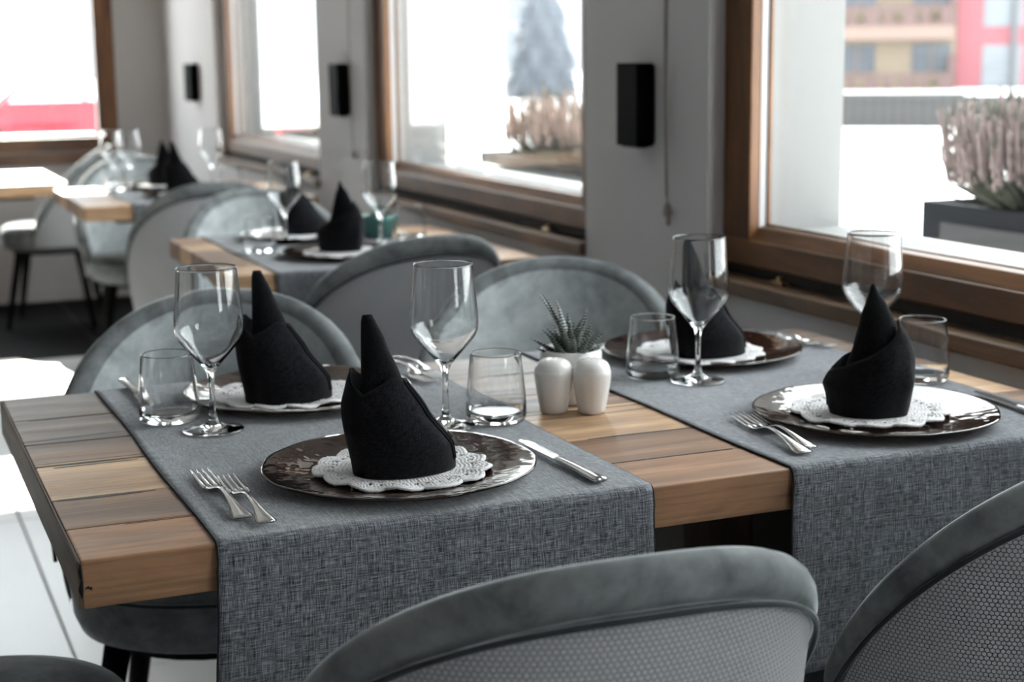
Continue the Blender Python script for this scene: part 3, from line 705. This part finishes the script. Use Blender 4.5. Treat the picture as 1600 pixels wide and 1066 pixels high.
fork((.171,.262), (.175,.050), 'silver fork nearest the bare end of the front table'); fork((.193,.222), (.192,.018), 'silver fork lying partly over its twin, left of front plate', TZ+.0052, .96)
fork((.886,.255), (.851,.020), 'silver fork nearest the bare wood between the runners', s=1.04); fork((.893,.225), (.871,.052), 'smaller silver fork tucked beside the right-hand plate', TZ+.0056, .92)
fork((.590,.620), (.592,.815), 'silver fork behind the central wine glass stem'); fork((.610,.640), (.612,.83), 'silver fork behind the central napkin, right one', TZ+.005)
fork((1.278,.605), (1.255,.79), 'silver fork near the wall behind the right-hand napkin', s=.95); fork((1.257,.63), (1.235,.81), 'silver fork beside the rear window-side plate', TZ+.005, .95)
def knife_meshes():
    prof = [(-.105,.0086,.0030),(-.102,.0096,.0036),(-.095,.0094,.0040),(-.06,.0076,.0042),(-.02,.0062,.0040),(0,.0060,.0036),(.004,.0052,.0026)]
    vs = []
    for (y, w_, h) in prof:
        for k in range(10):
            a = 2*PI*k/10; vs.append((w_*math.cos(a), y, .0044+h*math.sin(a)))
    n = 10; m = len(prof); fs = [(i*n+k, i*n+(k+1)%n, (i+1)*n+(k+1)%n, (i+1)*n+k) for i in range(m-1) for k in range(n)]+[tuple(range(n)), tuple((m-1)*n+k for k in range(n))]
    hd = MB().add(vs, fs).mesh('handle', smooth=True)
    poly = [(-.0052,.002),(.0052,.002),(.0085,.02),(.0092,.06),(.0085,.085),(.0055,.100),(.0005,.108),(-.0040,.104),(-.0056,.085),(-.0056,.03)]
    bl = MB().prism(poly, 'z', .0036, .0050).mesh('blade', bevel=.0004, seg=1)
    for q in (hd, bl): q.materials.append(MT['steel'])
    return hd, bl
KH, KB = knife_meshes()
def knife(tip, end, label):
    d = Vector((tip[0]-end[0], tip[1]-end[1])); rot = math.atan2(-d.x, d.y)
    r = tag(empty('table_knife', ((tip[0]+end[0])/2, (tip[1]+end[1])/2, TZ+.0036), rot), label, 'knife', 'silver table knives')
    obj('handle', KH, None, r); obj('blade', KB, None, r)
knife((.568,.236), (.576,.022), 'silver knife right of the front plate'); knife((1.258,.215), (1.235,.015), 'silver knife at the right picture edge'); knife((.183,.64), (.179,.832), 'dark-looking knife by the tumbler at the bare end')

# salt, pepper, pot, succulent ----------------------------------------
SHK = MB().lathe([(0,.0005),(.0165,.0005),(.0185,.0022),(.0200,.010),(.0232,.028),(.0256,.044),(.0264,.053),(.0262,.0585),(.0257,.0592),(.0255,.0602),(.0245,.0640),(.0215,.0695),(.0150,.0735),(.007,.0750),(0,.0753)], 40).mesh('body', smooth=True); SHK.materials.append(MT['white'])
for x, y, l, nh in [(.6845,.391,'white porcelain shaker on the left of the pair', 1), (.7300,.366,'white porcelain shaker on the right of the pair', 3)]:
    r = tag(empty('salt_shaker', (x, y, TZ+.0003)), l, 'shaker', 'white salt and pepper shakers'); obj('body', SHK, None, r)
    for q in range(nh): obj('pour_hole', MB().lathe([(0,.0003),(.0012,.0002),(.0012,-.001)], 8).mesh('pour_hole'), MT['hole'], r, (.005*math.cos(q*2.1)*(nh > 1), .005*math.sin(q*2.1)*(nh > 1), .0753))
def leaf_mesh(L, w_, bend, seed):
    n = 9; pts = []
    def P(i, j):
        v = i/(n-1); a = 2*PI*j/8; ww = w_*(1-v**1.7)*(.75+.5*math.sin(min(1, v*2.2)*PI/2))*.8+.0004
        y = bend*L*(v**1.6); z = L*(v-.18*bend*v*v); th = .55*ww
        return (ww*math.cos(a), y+th*math.sin(a)-(.25*ww*math.cos(a)**2), z+.0)
    return uvgrid('leaf', P, n, 9, lambda i, j: (j/8, i/(n-1)*L/.075))
def succulent(x, y, potr, poth, potmat, scale, nleaf, label_pot, label_plant, seed):
    z0 = TZ+.0003
    p_ = tag(empty('plant_pot', (x, y, z0)), label_pot, 'pot')
    obj('bowl', MB().lathe([(0,.0005),(potr*.70,.0005),(potr*.74,.004),(potr*.90,poth*.45),(potr,poth*.72),(potr,poth-.001),(potr-.0012,poth),(potr-.0030,poth-.0012),(potr-.0034,poth*.7),(potr*.7,poth*.55),(0,poth*.5)], 48).mesh('bowl', smooth=True), potmat, p_)
    obj('soil', MB().lathe([(0,poth*.80),(potr*.5,poth*.81),(potr-.0036,poth*.78)], 32).mesh('soil', smooth=True), MT['soil'], p_)
    pl = tag(empty('succulent', (x, y, z0+poth*.80)), label_plant, 'plant'); rng = random.Random(seed)
    for i in range(nleaf):
        t = i/nleaf; tilt = .10+.80*(t**1.1); L = (.050-.020*t)*scale*(rng.uniform(.75,1.15)); az = i*2.39996
        if i in (1, 4, 6): L *= 1.35
        m = leaf_mesh(L, .0055*scale, .30*rng.uniform(.3,1.3), i); m.materials.append(MT['leaf'])
        o = obj('leaf', m, None, pl, (.010*scale*t*math.cos(az)*1.3, .010*scale*t*math.sin(az)*1.3, -.001)); o.rotation_euler = (-tilt*.85, 0, az-PI/2)
succulent(.7335, .440, .0435, .077, MT['white'], 1.45, 40, 'white round porcelain pot behind the two shakers', 'spiky banded succulent in the white pot', 5)
succulent(1.125, 2.50, .050, .065, MT['teal'], 1.0, 26, 'green glazed pot on the small table', 'dark spiky plant in the green glazed pot', 8)

# ================================================================== OUTDOORS
GZ = -.55
struct(obj('ground', MB().box((-60,-40,GZ-.5),(160,160,GZ)).mesh('ground'), MT['ground']))
def at(px, py, D):
    return CAM + (RV*(px-800)/FPX - UV_*(py-533)/FPX + F)*D
def heather(x, y, z, h, r_, n, seed, mat, label, parent=None):
    rt = tag(empty('heather_plant', (x, y, z)), label, 'plant', 'heather plants outside the windows'); rng = random.Random(seed)
    st = MB(); fl_ = MB(); gl = MB()
    for i in range(n):
        a = rng.uniform(0, 2*PI); q = math.sqrt(rng.random()); b = (q*r_*.35*math.cos(a), q*r_*.35*math.sin(a), 0)
        hh = h*rng.uniform(.62,1.05)*(1-.25*q); e = Vector((q*r_*math.cos(a)+rng.gauss(0,.01), q*r_*math.sin(a)+rng.gauss(0,.01), hh))
        mid = Vector(b).lerp(e, .45)+Vector((e.x*.25, e.y*.25, -.01))
        pts = [Vector(b), mid, e]
        st.tube(pts, [.0022,.0018,.001], 4, cap=False)
        # flower spike: knobbly
        k = 9; sp = []
        rad = []
        for u in range(k):
            s_ = .47+.50*u/(k-1); pt = mid.lerp(e, (s_-.45)/.55); sp.append(pt+Vector((rng.gauss(0,.0016), rng.gauss(0,.0016), 0))); rad.append((.0058 if u % 2 else .0034)*(1-.45*u/k))
        fl_.tube(sp, rad, 6)
        if rng.random() < .35: gl.tube([e-Vector((0,0,.02)), e+Vector((0,0,.018))], [.0035,.0022], 5)
    for i in range(70):
        a = rng.uniform(0, 2*PI); q = rng.random()*r_*.8; hh = rng.uniform(.03,.11)
        gl.tube([(q*.5*math.cos(a), q*.5*math.sin(a), 0), (q*math.cos(a)*1.1, q*math.sin(a)*1.1, hh)], [.004,.0015], 4)
    for nm, mb, mt in (('stems', st, 'stem'), ('flower_spikes', fl_, mat), ('foliage', gl, 'stem')):
        o = obj(nm, mb.mesh(nm, smooth=True), MT[mt], rt); o['kind'] = 'stuff'
MT['panel'] = simple('planter_panel', (.020,.021,.021), .6)
def planter(x0, x1, y0, y1, zt, label):
    r = tag(empty('planter_box', ((x0+x1)/2, (y0+y1)/2, GZ)), label, 'planter', 'grey planter boxes on the terrace'); hx, hy, h = (x1-x0)/2, (y1-y0)/2, zt-GZ
    mb = MB()
    for a, b in (((-hx,-hy,0),(hx,-hy+.02,h)), ((-hx,hy-.02,0),(hx,hy,h)), ((-hx,-hy+.02,0),(-hx+.02,hy-.02,h)), ((hx-.02,-hy+.02,0),(hx,hy-.02,h))): mb.box(a, b)
    obj('box', mb.mesh('box'), MT['planter'], r); obj('soil', MB().box((-hx+.02,-hy+.02,0),(hx-.02,hy-.02,h-.02)).mesh('soil'), MT['soil'], r)
    obj('side_panel', MB().box((-hx-.004,-hy+.08,h-.16),(-hx,hy-.08,h-.05)).mesh('side_panel'), MT['panel'], r)
planter(2.40, 2.72, .70, 1.84, TZ+.098, 'grey planter box outside the nearest window'); planter(2.40, 2.72, 3.7, 4.96, TZ+.070, 'grey planter box outside the middle window'); planter(2.40, 2.72, 7.2, 8.35, TZ+.03, 'grey planter box outside the farthest side window')
heather(2.56, 1.545, TZ+.078, .345, .28, 620, 1, 'heather', 'faded heather outside the nearest window, left clump in the planter'); heather(2.56, 1.05, TZ+.078, .36, .25, 420, 2, 'heather', 'faded heather clump at the right picture edge')
heather(2.56, 4.62, TZ+.05, .32, .22, 170, 3, 'heather_pink', 'pink heather outside the middle window, left clump'); heather(2.56, 4.26, TZ+.05, .33, .22, 170, 4, 'heather_pink', 'pink heather outside the middle window, second clump'); heather(2.56, 3.92, TZ+.05, .33, .2, 130, 5, 'heather_pink', 'pink heather outside the middle window, third clump')
heather(2.56, 7.8, TZ+.01, .2, .2, 90, 6, 'heather_pink', 'heather outside the farthest side window')
# folding metal chair in front of the middle planter
gch = tag(empty('terrace_chair', (2.16, 4.32, GZ)), 'grey metal folding chair outside the middle window', 'chair')
for s_ in (-.2, .2):
    obj('frame_rail', MB().tube([(.12, s_+.17, 0), (-.02, s_-.0, .75), (-.06, s_-.10, 1.36)], .016, 8).mesh('frame_rail', smooth=True), MT['greymetal'], gch)
for zz in (1.36, 1.2): obj('back_slat', MB().box((-.07,-.31,zz-.03),(-.045,.11,zz+.01)).mesh('back_slat', bevel=.004), MT['greymetal'], gch)
obj('seat', MB().box((-.16,-.25,.88),(.18,.18,.90)).mesh('seat', bevel=.006), MT['greymetal'], gch)
# buildings far behind the nearest window, facing the camera
def facade_frame(pxc, D):
    c = at(pxc, 150, D); a = math.atan2(c.x-CAM.x, c.y-CAM.y); return c, -a
def building_tan():
    c, rot = facade_frame(1398, 75); r = tag(empty('apartment_building', (c.x, c.y, GZ-1.2), rot), 'tan apartment block with brown balconies behind the nearest window', 'building'); k = 75/FPX
    X_ = lambda px: (px-1398)*k; Z_ = lambda py: CAM.z-(py-85.5)*k-(GZ-1.2)
    obj('wall', MB().box((X_(1120),0,0),(X_(1487),12,Z_(-120))).mesh('wall'), MT['tan'], r)
    for row, yb in enumerate((-50, 46, 148)):
        sl = obj('balcony', MB().box((X_(1120),-1.3,Z_(yb+20)),(X_(1484),0,Z_(yb))).mesh('balcony'), MT['slab'], r)
        obj('railing', MB().box((X_(1120),-1.32,Z_(yb)),(X_(1484),-1.22,Z_(yb-5))).box((X_(1120),-1.32,Z_(yb-24)),(X_(1484),-1.22,Z_(yb-30))).mesh('railing'), MT['brown'], sl)
        for q in range(13):
            px = 1132+q*27.5; wid = 19 if q % 2 == 0 else 11
            obj('rail_board', MB().box((X_(px),-1.31,Z_(yb-5)),(X_(px+wid),-1.24,Z_(yb-24))).mesh('rail_board'), MT['brown'], sl)
        obj('side_screen', MB().box((X_(1476),-1.3,Z_(yb)),(X_(1484),-.05,Z_(yb-58))).mesh('side_screen'), MT['brown'], r)
        for (a, b) in ((1150,1200),(1235,1290),(1312,1366),(1422,1480)):
            wn = obj('window', MB().box((X_(a),-.05,Z_(yb-32)),(X_(b),.0,Z_(yb-75))).mesh('window'), MT['bwin'], r)
            obj('mullion', MB().box((X_((a+b)/2)-.04,-.08,Z_(yb-32)),(X_((a+b)/2)+.04,-.05,Z_(yb-75))).mesh('mullion'), MT['slab'], wn)
building_tan()
def building_red():
    c, rot = facade_frame(1560, 76); rot = facade_frame(1398, 75)[1]; r = tag(empty('apartment_building', (c.x, c.y, GZ-1.2), rot), 'bright red building at the right picture edge', 'building'); k = 76/FPX
    X_ = lambda px: (px-1560)*k; Z_ = lambda py: CAM.z-(py-85.5)*k-(GZ-1.2)
    obj('wall', MB().box((X_(1494),0,0),(X_(1800),12,Z_(-160))).mesh('wall'), MT['pink'], r)
    for yb in (-55, 48, 152):
        for (a, b) in ((1533,1592),(1640,1700)):
            wn = obj('window', MB().box((X_(a),-.06,Z_(yb)),(X_(b),.0,Z_(yb-76))).mesh('window'), MT['bwin2'], r)
            obj('glazing_bar', MB().box((X_(a),-.09,Z_(yb-38)-.05),(X_(b),-.06,Z_(yb-38)+.05)).mesh('glazing_bar'), MT['palebld'], wn)
    obj('drainpipe', MB().tube([(X_(1579),-.5,0),(X_(1579),-.5,Z_(-160))], .16, 8).mesh('drainpipe'), MT['greymetal'], r)
building_red()
c, rot = facade_frame(1395, 36)
MT['fencem'] = simple('dark_fence_metal', (.010,.010,.010), .6)
fr = tag(empty('metal_fence', (c.x, c.y, GZ), rot), 'grey bar fence across the bright terrace outside the nearest window', 'fence')
obj('top_bar', MB().box((-3.6,-.03,.80),(1.6,.03,.86)).mesh('top_bar'), MT['fencem'], fr); obj('bottom_bar', MB().box((-3.6,-.03,.06),(1.6,.03,.11)).mesh('bottom_bar'), MT['fencem'], fr)
bm_ = MB().box((-.040,-.018,.1),(.040,.018,.82)).mesh('bar'); bm_.materials.append(MT['fencem'])
for i in range(23): obj('bar', bm_, None, fr, (-3.5+i*.22, 0, 0))
c, rot = facade_frame(1500, 37.5)
gw = tag(empty('low_wall', (c.x, c.y, GZ), rot), 'low grey wall below the tan and red buildings', 'wall')
obj('wall_block', MB().box((-3.6,0,0),(5,.4,.66)).mesh('wall_block'), MT['grey'], gw); obj('coping', MB().box((-3.65,-.05,.66),(5.05,.45,.74)).mesh('coping'), MT['grey'], gw)
# cars
def car(px, D, rot, paint, label):
    c = at(px, 200, D); r = tag(empty('parked_car', (c.x, c.y, GZ), rot), label, 'car', 'cars parked outside')
    body = [(-2.1,.35),(-2.12,.75),(-2.0,.98),(-1.75,1.02),(-1.35,1.46),(-.9,1.55),(.25,1.53),(.6,1.42),(1.15,1.02),(1.95,.88),(2.12,.70),(2.12,.35)]
    vs = []; secs = [(-.86,.93),(-.84,1.0),(-.4,1.0),(.4,1.0),(.84,1.0),(.86,.93)]
    for (y, k) in secs:
        for (x, z) in body:
            yy = y*(1-.22*max(0, (z-1.0)/.5)); vs.append((x, yy, .35+(z-.35)*(k if z < 1.2 else k*.98)))
    n = len(body); m = len(secs); fs = [(i*n+k, i*n+(k+1)%n, (i+1)*n+(k+1)%n, (i+1)*n+k) for i in range(m-1) for k in range(n)]+[tuple(range(n)), tuple((m-1)*n+k for k in range(n))]
    obj('body', MB().add(vs, fs).mesh('body', bevel=.04, seg=2, smooth=True), paint, r)
    for s_ in (-1, 1):
        yy = lambda z: s_*(.865-.86*.22*max(0,(z-1.0)/.5))
        pl = [(-1.55,1.06),(-1.28,1.40),(-.5,1.46),(-.5,1.06)]; pr = [(-.42,1.06),(-.42,1.46),(.2,1.45),(.55,1.36),(.98,1.06)]
        for q in (pl, pr): obj('side_window', MB().add([(x, yy(z)+s_*.004, z) for x, z in q]+[(x, yy(z)-s_*.03, z) for x, z in q], [tuple(range(len(q))), tuple(range(2*len(q)-1,len(q)-1,-1))]).mesh('side_window'), MT['carglass'], r)
        for x in (-1.35, 1.35):
            wl = obj('wheel', MB().lathe([(0,.10),(.18,.10),(.30,.09),(.32,.05),(.32,-.05),(.30,-.09),(0,-.09)], 24).mesh('wheel', smooth=False), MT['rubber'], r, (x, s_*.80, .32), (PI/2,0,0))
            obj('hub_cap', MB().lathe([(0,.115),(.10,.112),(.19,.102)], 16).mesh('hub_cap'), MT['greymetal'], wl); 
        obj('lamp', MB().box((-2.14,s_*.55-.15,.72),(-2.05,s_*.55+.15,.9)).mesh('lamp', bevel=.02), MT['lamp'], r)
    obj('rear_window', MB().add([(-1.80,-.66,1.05),(-1.80,.66,1.05),(-1.385,.58,1.44),(-1.385,-.58,1.44)], [(0,1,2,3)]).prism([(-1.79,1.05),(-1.76,1.05),(-1.36,1.44),(-1.385,1.44)], 'y', -.6, .6).mesh('rear_window'), MT['carglass'], r)
    obj('windscreen', MB().prism([(1.13,1.06),(1.16,1.06),(.65,1.42),(.62,1.42)], 'y', -.62, .62).mesh('windscreen'), MT['carglass'], r)
car(75, 30, PI+.2, MT['carred'], 'red car parked beyond the far window'); car(480, 24, PI/2-.26, MT['carred'], 'red car glimpsed through the farthest side window')
# pale buildings, conifer and hills beyond
def pale_building(px, D, wpx, top, label):
    c, rot = facade_frame(px, D); k = D/FPX; h = CAM.z-(top-85.5)*k-GZ; wd = wpx*k
    r = tag(empty('house', (c.x, c.y, GZ), rot), label, 'building', 'pale houses beyond the windows'); obj('wall', MB().box((-wd/2,0,0),(wd/2,8,h)).mesh('wall'), MT['palebld'], r)
    for i in range(3):
        for j in range(2):
            x = -wd*.34+wd*.34*i; z = h*(.30+.34*j)
            obj('window', MB().box((x-.55,-.06,z),(x+.55,0,z+1.3)).mesh('window'), MT['bwin2'], r)
    obj('roof', MB().prism([(-wd/2-.4,h),(wd/2+.4,h),(0,h+2.2)], 'y', -.4, 8.4).mesh('roof'), MT['grey'], r)
pale_building(60, 45, 330, -60, 'pale house far beyond the red car'); pale_building(455, 55, 190, -50, 'pale house beyond the farthest side window'); pale_building(790, 70, 130, -40, 'pale house far beyond the middle window')
cf = tag(empty('conifer_tree', (at(848, 120, 60).x, at(848, 120, 60).y, GZ)), 'dark conifer far beyond the middle window', 'tree')
obj('trunk', MB().tube([(0,0,0),(0,0,7.5)], [.2,.04], 8).mesh('trunk'), MT['stem'], cf)
for i in range(24):
    z = .5+i*.27; rr = 1.6*(1-i/25.5)
    obj('branch_whorl', MB().lathe([(0,.9),(rr*.35,.5),(rr,-.3),(rr*.55,-.2),(0,.1)], 14, (0,0,z), wob=lambda a: .12*math.sin(7*a+i)).mesh('branch_whorl'), MT['conifer'], cf)
hv = []; NH = 60
for i in range(NH):
    az = math.radians(-10+70*i/(NH-1)); d = 420
    hh = 34+26*noise.noise((i*.17, 2, 0))+10*noise.noise((i*.6, 5, 0))
    for k, (dd, q) in enumerate(((0,0),(60,.45),(140,1.0),(230,.5),(320,0))): hv.append((CAM.x+(d+dd)*math.sin(az), CAM.y+(d+dd)*math.cos(az), GZ-8+hh*q))
struct(obj('hills', MB().add(hv, [(i*5+k, (i+1)*5+k, (i+1)*5+k+1, i*5+k+1) for i in range(NH-1) for k in range(4)]).mesh('hills', smooth=True), MT['hill']))
